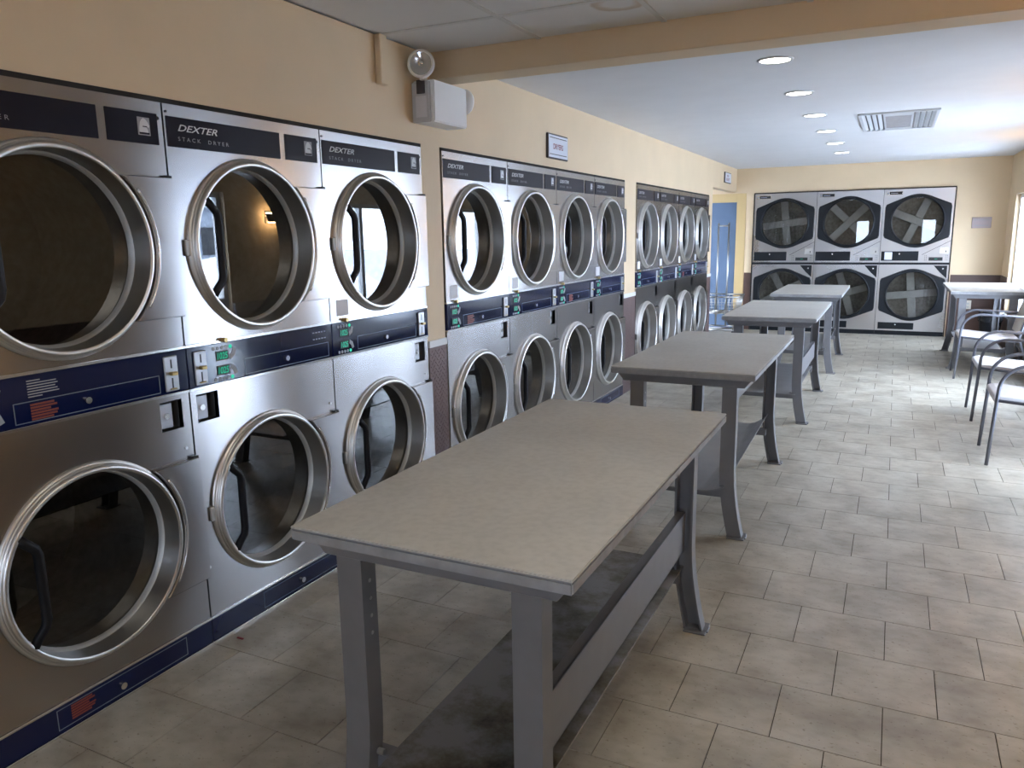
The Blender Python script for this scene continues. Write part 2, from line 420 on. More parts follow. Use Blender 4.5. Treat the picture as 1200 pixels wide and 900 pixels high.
for j in range(1, len(ys)-1): MB().box(WX, RX, ys[j]-0.012, ys[j]+0.012, CZ-0.0005, CZ+0.0055).ob('tee_bar', 'tee_bar', cf)
struct(MB().box(WX, RX, 1.70, 1.88, 2.295, CZ+0.02).ob('ceiling_beam', 'beam_paint', None, 0.004), 'tan boxed beam crossing the ceiling')
MB().box(-0.007, 0.028, 1.226, 1.282, 2.20, CZ).ob('trim_1', 'wall_paint', None, 0.004)['kind'] = 'structure'

# diamond plate wainscot between the dryer groups, with light caps
def tread_panel(name, y0, y1, label):
    o = MB().box(WX, WX+0.006, y0, y1, 0.0, 0.908).ob(name, 'diamond_plate'); struct(o, label)
    mb = MB(); s = 0.034; row = 0; z = 0.02
    while z < 0.895:
        y = y0+0.014 + (s/2 if row % 2 else 0); k = 0
        while y < y1-0.010:
            a = PI/4 if (k+row) % 2 else -PI/4
            d = Vector((0, math.cos(a), math.sin(a))); e = Vector((0, -math.sin(a), math.cos(a))); c = Vector((WX+0.006, y, z))
            vs = [c-d*0.012, c+e*0.004, c+d*0.012, c-e*0.004, c-d*0.005+Vector((0.0028,0,0)), c+d*0.005+Vector((0.0028,0,0))]
            mb.add(vs, [(0,4,1), (1,4,5), (1,5,2), (2,5,3), (3,5,4), (3,4,0)]); y += s; k += 1
        z += s/2; row += 1
    t_ = mb.ob('raised_tread', 'diamond_plate', o); t_['kind'] = 'stuff'
    MB().box(WX, WX+0.011, y0, y1, 0.908, 0.944).ob('cap_strip', 'cap_strip', o)
tread_panel('trim_2', Y2e+0.012, Y3s-0.006, 'brown diamond-plate panel between the third and fourth dryer')
tread_panel('trim_3', Y6e+0.006, Y7s-0.006, 'brown diamond-plate panel before the last four wall dryers')
tread_panel('trim_4', Y10e+0.006, 8.72, 'brown diamond-plate strip beside the passage')
struct(MB().box(0.155, 0.262, YB-0.010, YB, 0, 0.872).ob('trim_5', 'brown_wainscot'), 'brown wainscot between blue door and end dryers')
struct(MB().box(2.93, RX, YB-0.010, YB, 0, 0.862).ob('trim_6', 'brown_wainscot'), 'brown wainscot in the far right corner')
k = 7
a = YF
for a0, a1, z0, z1 in RIGHT_OPEN + [(YB-0.011, YB, 0, 0)]:
    struct(MB().box(RX-0.010, RX, a, a0, 0, 0.862).ob('trim_%d' % k, 'brown_wainscot')); k += 1
    if 0.2 < z0: struct(MB().box(RX-0.010, RX, a0, a1, 0, z0-0.03).ob('trim_%d' % k, 'brown_wainscot')); k += 1
    a = a1

# blue door and its frame
d2 = MB().box(DX0+0.055, DX1-0.012, YB+0.03, YB+0.07, 0.01, DZ1-0.012).ob('door_1', 'door_blue', None, 0.003); struct(d2, 'flat blue door seen through the passage opening')
fr = MB().box(DX1-0.012, DX1+0.125, YB-0.014, YB-0.0005, 0, DZ1+0.115).box(DX0-0.07, DX1-0.012, YB-0.014, YB-0.0005, DZ1-0.012, DZ1+0.115).box(DX0-0.07, DX0+0.055, YB-0.014, YB-0.0005, 0, DZ1-0.012)
fr.box(DX1-0.012, DX1-0.0005, YB-0.0005, YB+0.11, 0, DZ1-0.012)
fr.ob('door_frame', 'door_frame', d2, 0.003)

# ------------------------------------------------------------------ windows of the right and front walls
def window(name, wall, a0, a1, z0, z1, mulls, rails=(), glassdoor=False, label=None):
    f = MB(); t = 0.05
    def bx(m, A0, A1, Z0, Z1, d0, d1):
        if wall == 'r': m.box(RX+d0, RX+d1, A0, A1, Z0, Z1)
        else: m.box(A0, A1, YF-d1, YF-d0, Z0, Z1)
    bx(f, a0, a1, z0, z0+t, 0.05, 0.12); bx(f, a0, a1, z1-t, z1, 0.05, 0.12)
    bx(f, a0, a0+t, z0+t, z1-t, 0.05, 0.12); bx(f, a1-t, a1, z0+t, z1-t, 0.05, 0.12)
    for q in mulls: bx(f, q-0.03, q+0.03, z0+t, z1-t, 0.05, 0.12)
    o = f.ob(name, 'window_frame'); struct(o, label)
    for q in rails:
        m = MB(); bx(m, a0+t, a1-t, q-0.03, q+0.03, 0.055, 0.115); m.ob('rail', 'window_frame', o)
    ed = [a0+t-0.005] + [q for q in mulls] + [a1-t+0.005]
    for i in range(len(ed)-1):
        g = MB(); pad = 0.025
        bx(g, ed[i]+(pad if i else 0), ed[i+1]-(pad if i < len(ed)-2 else 0), z0+t-0.005, z1-t+0.005, 0.083, 0.087); g.ob('pane', 'window_glass', o)
    if not glassdoor:
        s = MB(); bx(s, a0, a1, z0-0.03, z0, -0.02, 0.12); s.ob('window_sill', 'window_frame', o, 0.003)
    return o
window('door_2', 'r', *RIGHT_OPEN[0], [], [0.9], True, 'glazed street door with white frame')
window('window_1', 'r', *RIGHT_OPEN[1], [5.97], label='two-pane window behind the chairs')
window('window_2', 'r', *RIGHT_OPEN[2], [9.0], label='bright window above the corner table')

window('window_3', 'f', *FRONT_OPEN[0], [], label='narrow front window on the dryer side, behind the viewer')
window('window_4', 'f', *FRONT_OPEN[1], [], label='narrow front window on the street side, behind the viewer')

# outside: snow-covered ground, plough banks, a house across the lot
gnd = MB().box(-60, 90, -60, 90, -0.5, -0.3)
tag(gnd.ob('snowy_ground', 'asphalt'), 'pale wet ground outside the windows', 'ground')['kind'] = 'structure'
def bank(x0, y0, L, Wd, H, seed, label):
    rnd = random.Random(seed); n, mm = 26, 12; vs = []; fs = []
    for i in range(n+1):
        for j in range(mm+1):
            u = i/n; v = j/mm; h = math.sin(PI*v)**0.8*math.sin(PI*u)**0.4*H*(0.75+0.35*math.sin(u*17+seed)+0.2*rnd.random())
            vs.append((x0+v*Wd, y0+u*L, -0.31+max(0, h)))
    for i in range(n):
        for j in range(mm):
            a = i*(mm+1)+j; fs.append((a, a+1, a+mm+2, a+mm+1))
    tag(MB().add(vs, fs, True).ob('snow_bank', 'snow'), label, 'snow bank')
bank(6.0, 3.5, 9.0, 3.0, 1.25, 1, 'ploughed snow bank outside the windows')
hs_ = thing('house', 'grey sided house across the lot outside the windows', 'house', (30, 14, -0.3))
MB().box(0, 8, 0, 16, 0, 3.4).ob('wall', 'far_siding', hs_); MB().prism([(-0.6, 3.4), (16.6, 3.4), (8, 6.4)], -0.6, 8.6, 'x').ob('roof', 'far_roof', hs_)
for q in (2, 6, 10, 13.5): MB().box(-0.06, 0.0, q, q+1.2, 1.0, 2.4).ob('window', 'bag_black', hs_)

# ------------------------------------------------------------------ dryers of the left wall
DC, UZ, LZ = 0.375, 1.475, 0.50                  # door centres (y, upper z, lower z)
dm = {}
def mk(key, mb, mat, bevel=0.0, seg=1): dm[key] = mb.mesh(key, mat, bevel, seg, 'glass' not in key); return dm[key]
g = 0.0035
mk('cabinet', MB().box(-0.85, -0.021, 0.001, 0.012, 0.0, DH-0.002).box(-0.85, -0.021, W_-0.012, W_-0.001, 0.0, DH-0.002).box(-0.85, -0.021, 0.012, W_-0.012, DH-0.014, DH-0.002).box(-0.85, -0.84, 0.012, W_-0.012, 0, DH-0.014).box(-0.85, -0.021, 0.012, W_-0.012, 0.97, 1.14), 'cabinet')
mk('upper_panel', panel_hole(g, W_-g, 1.138, DH, DC, UZ, 0.30, -0.02, 0), 'steel')
def lower(b):
    p = panel_hole(g, W_-g, 0.104, 0.838, DC, LZ, 0.30, -0.02, 0)
    ra, rb = (0.028, 0.128) if b else (0.664, 0.756)
    p.box(-0.02, 0, g, ra, 0.838, 0.972).box(-0.02, 0, rb, W_-g, 0.838, 0.972).box(-0.02, 0, ra, rb, 0.838, 0.852).box(-0.02, 0, ra, rb, 0.955, 0.972)
    return p
mk('lower_panelA', lower(False), 'steel'); mk('lower_panelB', lower(True), 'steel')
def recess(b):
    ra, rb = (0.028, 0.128) if b else (0.664, 0.756)
    m = MB().box(-0.09, -0.085, ra, rb, 0.852, 0.955)
    m.box(-0.085, -0.001, ra-0.003, ra, 0.852, 0.955).box(-0.085, -0.001, rb, rb+0.003, 0.852, 0.955).box(-0.085, -0.001, ra, rb, 0.849, 0.852).box(-0.085, -0.001, ra, rb, 0.955, 0.958)
    return m
mk('coin_boxA', recess(False), 'cabinet'); mk('coin_boxB', recess(True), 'cabinet')
for s, (ra, rb) in (('A', (0.664, 0.756)), ('B', (0.028, 0.128))):
    mk('coin_door'+s, MB().box(-0.085, -0.014, ra+0.003, ra+0.062, 0.858, 0.947), 'coin_plate', 0.003)
    mk('coin_lock'+s, MB().cyl((-0.014, ra+0.034, 0.902), 0.011, 0, 0.006), 'chrome')
RING = [[(0.324, 0.0), (0.323, 0.006), (0.319, 0.009)], [(0.319, 0.009), (0.315, 0.010), (0.314, 0.017)], [(0.314, 0.017), (0.311, 0.019), (0.310, 0.025)],
        [(0.310, 0.025), (0.308, 0.030), (0.304, 0.032), (0.297, 0.032), (0.294, 0.029)], [(0.294, 0.029), (0.291, -0.01), (0.2875, -0.054)]]
for s, zc in (('U', UZ), ('L', LZ)):
    mk('door'+s, MB().lathe(RING, (0, DC, zc), 64), 'ring_steel')
    mk('gasket'+s, MB().lathe([[(0.2890, -0.040), (0.286, -0.043), (0.281, -0.052), (0.279, -0.062)]], (0, DC, zc), 64), 'gasket')
    mk('glass'+s, MB().disc((-0.060, DC, zc), 0.285, 64), 'door_glass')
    mk('drum'+s, MB().lathe([[(0.2875, -0.066), (0.345, -0.095), (0.35, -0.62)], [(0.35, -0.62), (0.001, -0.63)]], (0, DC, zc), 40), 'drum_steel')
    hp = [(0.020, DC-0.244, zc+0.168), (0.024, DC-0.230, zc+0.150), (0.026, DC-0.202, zc+0.122), (0.026, DC-0.196, zc+0.100), (0.026, DC-0.196, zc-0.100), (0.026, DC-0.202, zc-0.122), (0.024, DC-0.228, zc-0.150), (0.020, DC-0.240, zc-0.172)]
    h = MB()
    h.tube(hp, 0.015, 8)
    mk('handle'+s, h, 'black_plastic')
    # hinge cover plate right of the door, concave along the ring
    R = 0.327; zt = 0.233; pts = []
    for i in range(17):
        a = math.asin(zt/R)*(1-2*i/16); pts.append((DC+R*math.cos(a), zc+R*math.sin(a)))
    poly = pts + [(W_+0.004, zc-zt), (W_+0.004, zc+zt)]
    mk('hinge_plate'+s, MB().prism(poly, 0.0005, 0.019, 'x'), 'steel', 0.003)
    arc = []
    for i in range(25):
        a = 0.60*(1-2*i/24); arc.append((0.020, DC+0.336*math.cos(a), zc+0.336*math.sin(a)))
    mk('bead'+s, MB().tube(arc, 0.0045, 6), 'chrome')
    mk('hinge_gap'+s, MB().box(0.0, 0.016, W_-0.022, W_+0.001, zc+zt+0.001, zc+zt+0.007), 'slot_dark')  # dark strip standing in for a small gap above the plate corner
    mk('catch'+s, MB().box(0.0, 0.012, DC-0.338, DC-0.318, zc-0.028, zc+0.028), 'gasket', 0.003)
mk('nameplate', MB().box(0.0003, 0.003, 0.012, 0.548, 1.812, 1.911), 'plate_navy', 0.001)
mk('emblem_panel', MB().box(0.0003, 0.003, 0.578, 0.768, 1.812, 1.911), 'plate_navy', 0.001)
E0 = (0.690, 1.838)
em = MB().box(0.003, 0.0036, E0[0], E0[0]+0.046, E0[1], E0[1]+0.056)
mk('emblem', em, 'print_grey')
horse = [(0.10,0.10),(0.84,0.10),(0.80,0.34),(0.66,0.48),(0.74,0.52),(0.90,0.44),(0.96,0.54),(0.84,0.74),(0.66,0.90),(0.50,0.96),(0.34,0.88),(0.20,0.70),(0.12,0.42)]
mk('emblem_head', MB().prism([(E0[0]+0.046*p, E0[1]+0.056*q) for p, q in horse], 0.0036, 0.0042, 'x'), 'print_white')
mk('emblem_bars', MB().box(0.0042, 0.0047, E0[0]+0.004, E0[0]+0.042, E0[1]+0.003, E0[1]+0.009).box(0.0042, 0.0047, E0[0]+0.018, E0[0]+0.034, E0[1]+0.026, E0[1]+0.029), 'plate_navy')
mk('control_band', MB().box(-0.02, 0.004, 0.001, W_-0.001, 0.982, 1.128), 'navy', 0.002)
mk('band_trim', MB().box(-0.02, 0.007, 0.001, W_-0.001, 0.972, 0.982).box(-0.02, 0.006, 0.001, W_-0.001, 1.128, 1.138), 'chrome', 0.001)
def slide(y0):
    return MB().box(0.004, 0.012, y0, y0+0.056, 0.990, 1.112)
for s, y0 in (('A', 0.690), ('B', 0.026)):
    mk('coin_slide'+s, slide(y0), 'coin_plate', 0.003)
    mk('slide_slot'+s, MB().box(0.012, 0.0126, y0+0.025, y0+0.031, 1.070, 1.100).box(0.012, 0.0126, y0+0.025, y0+0.031, 1.000, 1.036), 'slot_dark')
    mk('slide_knob'+s, MB().box(0.012, 0.030, y0+0.016, y0+0.040, 1.046, 1.058).box(0.012, 0.018, y0+0.014, y0+0.042, 0.996, 1.001), 'brass', 0.002)
def outline(y0, y1, z0, z1, t=0.0025, x=0.004):
    return MB().box(x, x+0.0008, y0, y1, z1-t, z1).box(x, x+0.0008, y0, y1, z0, z0+t).box(x, x+0.0008, y0, y0+t, z0+t, z1-t).box(x, x+0.0008, y1-t, y1, z0+t, z1-t)
for s, dy, y0, y1, ly in (('A', 0.030, 0.180, 0.672, 0.405), ('B', 0.108, 0.268, 0.764, 0.497)):
    mk('drawer_line'+s, outline(y0, y1, 0.990, 1.052), 'print_line')
    mk('lock'+s, MB().cyl((0.004, ly, 1.020), 0.0105, 0, 0.009), 'chrome')
    mk('base_line'+s, outline(y0, y1, 0.018, 0.086), 'print_line')
    mk('base_lock'+s, MB().cyl((0.004, ly, 0.046), 0.0115, 0, 0.009), 'chrome')
    kp = MB()
    for zz in (1.109, 0.994):
        for i in range(4): kp.cyl((0.004, dy+0.014+i*0.020, zz), 0.0072, 0, 0.0016, 10)
    mk('key_row'+s, kp, 'print_grey')
    mk('start_keyP'+s, MB().cyl((0.004, dy+0.094, 1.109), 0.0078, 0, 0.0022, 10), 'led_green')
    mk('start_keyQ'+s, MB().cyl((0.004, dy+0.094, 0.994), 0.0078, 0, 0.0022, 10), 'led_green')
    hk = MB()
    hk.prism([(dy+0.092, 1.060), (dy+0.112, 1.073), (dy+0.122, 1.098), (dy+0.108, 1.104), (dy+0.100, 1.086), (dy+0.088, 1.078)], 0.004, 0.0052, 'x')
    hk.prism([(dy+0.092, 1.044), (dy+0.112, 1.031), (dy+0.122, 1.006), (dy+0.108, 1.000), (dy+0.100, 1.018), (dy+0.088, 1.026)], 0.004, 0.0052, 'x')
    mk('pointer_mark'+s, hk, 'print_grey')
    mk('display'+s, MB().box(0.004, 0.0055, dy+0.022, dy+0.084, 1.062, 1.098).box(0.004, 0.0055, dy+0.022, dy+0.084, 1.008, 1.044), 'slot_dark')
    mk('edge_knob'+s, MB().cyl((0.0, dy+0.062, 1.137), 0.009, 0.004, 0.022, 12), 'brass')
    od = MB(); wd = MB(); ob_ = MB(); lg = MB()
    for i in range(6):
        L = [0.072, 0.080, 0.060, 0.082, 0.078, 0.066][i]
        z = 1.043 - i*0.0085
        od.box(0.0049, 0.0054, y0+0.048, y0+0.048+L, z-0.006, z)
        z = 0.080 - i*0.0085
        ob_.box(0.0042, 0.0048, y0+0.046, y0+0.046+L, z-0.006, z)
    for i in range(7):
        L = [0.040, 0.088, 0.092, 0.084, 0.090, 0.094, 0.042][i]; z = 1.112 - i*0.0078
        wd.box(0.0042, 0.0048, y0+0.046, y0+0.046+L, z-0.003, z)
    for i in range(5):
        for zz in (1.104, 1.076): lg.box(0.0042, 0.0048, y1-0.10+i*0.018, y1-0.10+i*0.018+0.012, zz-0.005, zz)
    mk('warning_print'+s, od, 'print_orange'); mk('notice_print'+s, wd, 'print_grey'); mk('base_print'+s, ob_, 'print_orange'); mk('legend_print'+s, lg, 'print_grey')
mk('base_panel', MB().box(-0.03, 0.004, 0.001, W_-0.001, 0.008, 0.096), 'navy', 0.002)
mk('base_trim', MB().box(-0.03, 0.010, 0.001, W_-0.001, 0.0, 0.008).box(-0.02, 0.006, 0.001, W_-0.001, 0.096, 0.104), 'chrome', 0.001)
mk('sticker', MB().box(0.0003, 0.0010, 0.045, 0.130, 1.156, 1.228), 'label_paper')
mk('screws', MB().cyl((0, W_-0.022, 1.898), 0.006, 0, 0.003, 10).cyl((0, 0.014, 1.925), 0.004, 0, 0.003, 8), 'slot_dark')
mk('screw_low', MB().cyl((0, W_-0.036, 0.775), 0.006, 0, 0.004, 10).cyl((0, 0.016, 0.30), 0.006, 0, 0.004, 10), 'chrome')

def dryer(y0, label, v, orange=False, notice=False, sticker=True, dz=0.0, group='steel dryers in the left wall'):
    r = thing('stacked_dryer', label, 'dryer', (0, y0, dz), 0, group)
    P = lambda key, parent=None, name=None: put(name or key.rstrip('ULAB') , dm[key], parent or r)
    P('cabinet'); up = P('upper_panel'); lo = P('lower_panel'+v)
    np_ = P('nameplate'); ep = P('emblem_panel'); e = P('emblem', ep); put('emblem_head', dm['emblem_head'], ep); put('emblem_bars', dm['emblem_bars'], ep)
    put('lettering', text_mesh('DEXTER', 'print_white', 0.174, 0.022, 0.35, 0.012), np_, (0.003, 0.056, 1.866))
    put('lettering', text_mesh('STACK  DRYER', 'print_grey', 0.225, 0.013, 0, 0, 1.6), np_, (0.003, 0.054, 1.834))
    for s in 'UL':
        d = P('door'+s); P('gasket'+s, d); P('glass'+s, d, 'glass'); P('handle'+s, d); P('drum'+s)
        h = P('hinge_plate'+s); P('bead'+s, h); P('hinge_gap'+s, h); P('catch'+s)
    cb = P('control_band'); P('band_trim'); cs = P('coin_slide'+v); put('slide_slot', dm['slide_slot'+v], cs); put('slide_knob', dm['slide_knob'+v], cs)
    P('drawer_line'+v, cb); P('lock'+v, cb); P('key_row'+v, cb); P('start_keyP'+v, cb, 'start_key'); P('start_keyQ'+v, cb, 'start_key'); P('pointer_mark'+v, cb); P('display'+v, cb); P('edge_knob'+v)
    dy = 0.030 if v == 'A' else 0.108
    for zz in (1.067, 1.013): put('lettering', text_mesh('1025', 'led_green', 0.050, 0.025, 0.15, 0.01), cb, (0.0055, dy+0.028, zz))
    c = P('coin_box'+v); P('coin_door'+v, c); P('coin_lock'+v, c)
    b = P('base_panel'); P('base_trim'); P('base_line'+v, b); P('base_lock'+v, b)
    if orange: P('warning_print'+v, cb)
    if notice: P('notice_print'+v, cb); P('base_print'+v, b)
    if v == 'B': P('legend_print'+v, cb)
    if sticker: P('sticker')
    P('screws', up); P('screw_low', lo)
    return r
dryer(Y1s, 'stacked steel dryer nearest the viewer, cut off by the left frame edge', 'A', True, True, False)
dryer(0.0, 'stacked steel dryer second from the left, coin slide at the left of its blue band', 'B', False, False, False)
dryer(W_, 'stacked steel dryer just before the emergency light, window mirrored in its upper door', 'A')
L2 = ['stacked steel dryer right after the first brown diamond-plate strip, red patch on its band', 'stacked steel dryer below the DRYERS sign', 'third stacked dryer of the middle group of four', 'last stacked dryer of the middle group, its blue base showing beside the second table']
for i in range(4): dryer(Y3s+i*W_, L2[i], 'A', i in (0, 2))
L3 = ['first stacked dryer of the far group of four, after the second brown strip', 'second stacked dryer of the far group of four', 'third stacked dryer of the far group of four', 'last stacked dryer of the left wall, beside the passage with the blue door']
for i in range(4): dryer(Y7s+i*W_, L3[i], 'A', i == 2)
# dark caulk line around each bank
for a, b_ in ((Y1s, Y2e), (Y3s, Y6e), (Y7s, Y10e)):
    o = MB().box(-0.10, -0.004, a-0.004, b_+0.004, DH+0.001, TOPZ-0.001).ob('dark_joint', 'dark_gap'); o.parent = wl

# ------------------------------------------------------------------ dryers of the back wall
BW, BH = 0.8767, 2.04
bm_ = {}
def bk(key, mb, mat, bevel=0.0): bm_[key] = mb.mesh(key, mat, bevel, 1, 'glass' not in key)
BC, BU, BL, BRd = 0.440, 1.602, 0.575, 0.330
bk('cabinet', MB().box(-0.8, -0.021, 0.002, 0.012, 0, BH-0.002).box(-0.8, -0.021, BW-0.012, BW-0.002, 0, BH-0.002).box(-0.8, -0.021, 0.012, BW-0.012, BH-0.012, BH-0.002).box(-0.8, -0.79, 0.012, BW-0.012, 0, BH-0.012).box(-0.79, -0.021, 0.012, BW-0.012, 1.005, 1.02), 'cabinet')
bk('upper_panel', panel_hole(0.003, BW-0.003, 1.030, BH, BC, BU, BRd, -0.02, 0), 'satin_steel')
bk('lower_panel', panel_hole(0.003, BW-0.003, 0.062, 1.000, BC, BL, BRd, -0.02, 0), 'satin_steel')
bk('belt', MB().box(-0.02, 0.006, 0.001, BW-0.001, 1.0, 1.030), 'black_door')
bk('kick', MB().box(-0.05, -0.006, 0.001, BW-0.001, 0, 0.062), 'black_door')
def hull(pts):
    pts = sorted(set(pts)); 
    def half(ps):
        h = []
        for p in ps:
            while len(h) > 1 and (h[-1][0]-h[-2][0])*(p[1]-h[-2][1]) - (h[-1][1]-h[-2][1])*(p[0]-h[-2][0]) <= 0: h.pop()
            h.append(p)
        return h
    a = half(pts); b = half(pts[::-1]); return a[:-1]+b[:-1]
def hexring(zc):
    """convex black surround with a round opening"""
    R = 0.368; pts = [(BC+R*math.cos(2*PI*i/64), zc+R*math.sin(2*PI*i/64)) for i in range(64)]
    pts += [(BC+sx*0.412, zc+sz*0.225) for sx in (-1, 1) for sz in (-1, 1)]
    H = hull(pts); n = 72; ring = []; out = []
    for i in range(n):
        a = 2*PI*i/n; c, s = math.cos(a), math.sin(a); best = 9
        for p, q in zip(H, H[1:]+H[:1]):
            ex, ey = q[0]-p[0], q[1]-p[1]; det = c*(-ey)+ex*s
            if abs(det) < 1e-12: continue
            wx, wy = p[0]-BC, p[1]-zc
            t_ = (wx*(-ey)+ex*wy)/det; u_ = (c*wy-s*wx)/det
            if t_ > 0 and -1e-6 <= u_ <= 1+1e-6: best = min(best, t_)
        ring.append((BC+0.322*c, zc+0.322*s)); out.append((BC+best*c, zc+best*s))
    k = n; X = 0.030
    vs = [(X, *p) for p in ring] + [(X, BC+(p[0]-BC)*0.985, zc+(p[1]-zc)*0.985) for p in out] + [(0.001, *p) for p in out] + [(-0.01, *p) for p in ring]
    fs = []
    for i in range(k):
        j = (i+1) % k; fs += [(i, k+i, k+j, j), (k+i, 2*k+i, 2*k+j, k+j), (i, j, 3*k+j, 3*k+i)]
    mb = MB().add(vs, fs)
    mb.lathe([[(0.345, 0.030), (0.340, 0.040), (0.328, 0.042), (0.322, 0.036), (0.318, 0.0)]], (0, BC, zc), 72)
    return mb
for s, zc in (('U', BU), ('L', BL)):
    bk('door'+s, hexring(zc), 'black_door')
    bk('glass'+s, MB().disc((0.004, BC, zc), 0.322, 64), 'back_glass')
    bk('drum'+s, MB().lathe([[(0.33, -0.03), (0.38, -0.06), (0.38, -0.42)], [(0.38, -0.42), (0.001, -0.43)]], (0, BC, zc), 40), 'drum_steel')
bk('bar', MB().box(-0.012, 0.0, -0.335, 0.335, -0.052, 0.052), 'spider_steel', 0.004)
bk('coin_drawerU', MB().box(0.0003, 0.010, 0.020, 0.490, 1.055, 1.186), 'black_door', 0.002)
bk('coin_drawerL', MB().box(0.0003, 0.010, 0.040, 0.500, 0.085, 0.180), 'black_door', 0.002)
bk('drawer_lockU', MB().cyl((0.010, 0.250, 1.150), 0.010, 0, 0.006, 10), 'chrome')
bk('drawer_lockL', MB().cyl((0.010, 0.265, 0.150), 0.010, 0, 0.006, 10), 'chrome')
bk('display', MB().box(0.0003, 0.004, 0.620, 0.790, 1.055, 1.102), 'slot_dark')
bk('display_dash', MB().box(0.004, 0.0045, 0.690, 0.725, 1.076, 1.080), 'led_green')
dots = MB()
for yy in (0.570, 0.590, 0.825, 0.845):
    for i in range(4): dots.cyl((0.0, yy, 1.062+i*0.022), 0.0045, 0, 0.001, 8)
bk('indicator_dots', dots, 'print_dark')
bk('coin_slot', MB().box(0.0003, 0.006, 0.748, 0.852, 1.150, 1.245), 'ring_steel', 0.003)
bk('slot_mark', MB().box(0.006, 0.0066, 0.815, 0.827, 1.170, 1.196), 'slot_dark')
bk('crease', MB().prism([(0.532, 1.134), (0.872, 1.326), (0.872, 1.332), (0.532, 1.140)], 0.0003, 0.0015, 'x'), 'print_dark')
bk('nameplate', MB().box(0.0003, 0.004, 0.030, 0.236, 1.962, 2.012), 'chrome', 0.001)
bk('nameplate_face', MB().box(0.004, 0.0048, 0.070, 0.230, 1.968, 2.006), 'black_door')
bk('nameplate_mark', MB().cyl((0.004, 0.051, 1.987), 0.015, 0, 0.001, 14).box(0.0048, 0.0054, 0.085, 0.175, 1.982, 1.990), 'print_grey')
bk('corner_latch', MB().prism([(0.690, 0.988), (0.855, 0.988), (0.855, 0.815), (0.775, 0.890)], 0.0003, 0.012, 'x'), 'black_door', 0.002)
bk('latch_lock', MB().cyl((0.012, 0.805, 0.945), 0.011, 0, 0.006, 10), 'chrome')
bk('paper_note', MB().box(0.010, 0.011, 0.062, 0.160, 1.068, 1.176), 'sign_white')
def back_dryer(i, label, angs, note=False):
    r = thing('stacked_dryer', label, 'dryer', (0.272+i*BW, YB-0.022, 0), -PI/2, 'black-door dryers in the end wall')
    B = lambda key, parent=None: put(key.rstrip('UL'), bm_[key], parent or r)
    for k in ('cabinet', 'upper_panel', 'lower_panel', 'belt', 'kick', 'indicator_dots', 'crease'): B(k)
    d = B('display'); B('display_dash', d); c = B('coin_slot'); B('slot_mark', c); n_ = B('nameplate'); B('nameplate_face', n_); B('nameplate_mark', n_)
    l = B('corner_latch'); B('latch_lock', l)
    for s, zc, a in (('U', BU, angs[0]), ('L', BL, angs[1])):
        d = B('door'+s); B('glass'+s, d); dr = B('drum'+s); q = B('coin_drawer'+s); B('drawer_lock'+s, q)
        for k in range(2):
            o = put('drum_spoke', bm_['bar'], dr, (-0.17-0.014*k, BC, zc)); o.rotation_euler = (a+k*PI/2, 0, 0)
    if note: put('paper_note', bm_['paper_note'], r)
back_dryer(0, 'leftmost black-door stacked dryer in the end wall', (0.12, 0.5))
back_dryer(1, 'middle black-door stacked dryer in the end wall', (0.80, 0.3))
back_dryer(2, 'rightmost black-door stacked dryer in the end wall, paper note on its drawer', (-0.40, 0.1), True)
ol = MB().box(0.262, 2.912, YB-0.03, YB-0.0005, BH+0.001, BH+0.016).box(2.903, 2.915, YB-0.03, YB-0.0005, 0, BH).box(0.258, 0.2715, YB-0.03, YB-0.0005, 0, BH).ob('dark_joint', 'dark_gap'); ol.parent = wb  # dark strips fill the joint around the end dryers

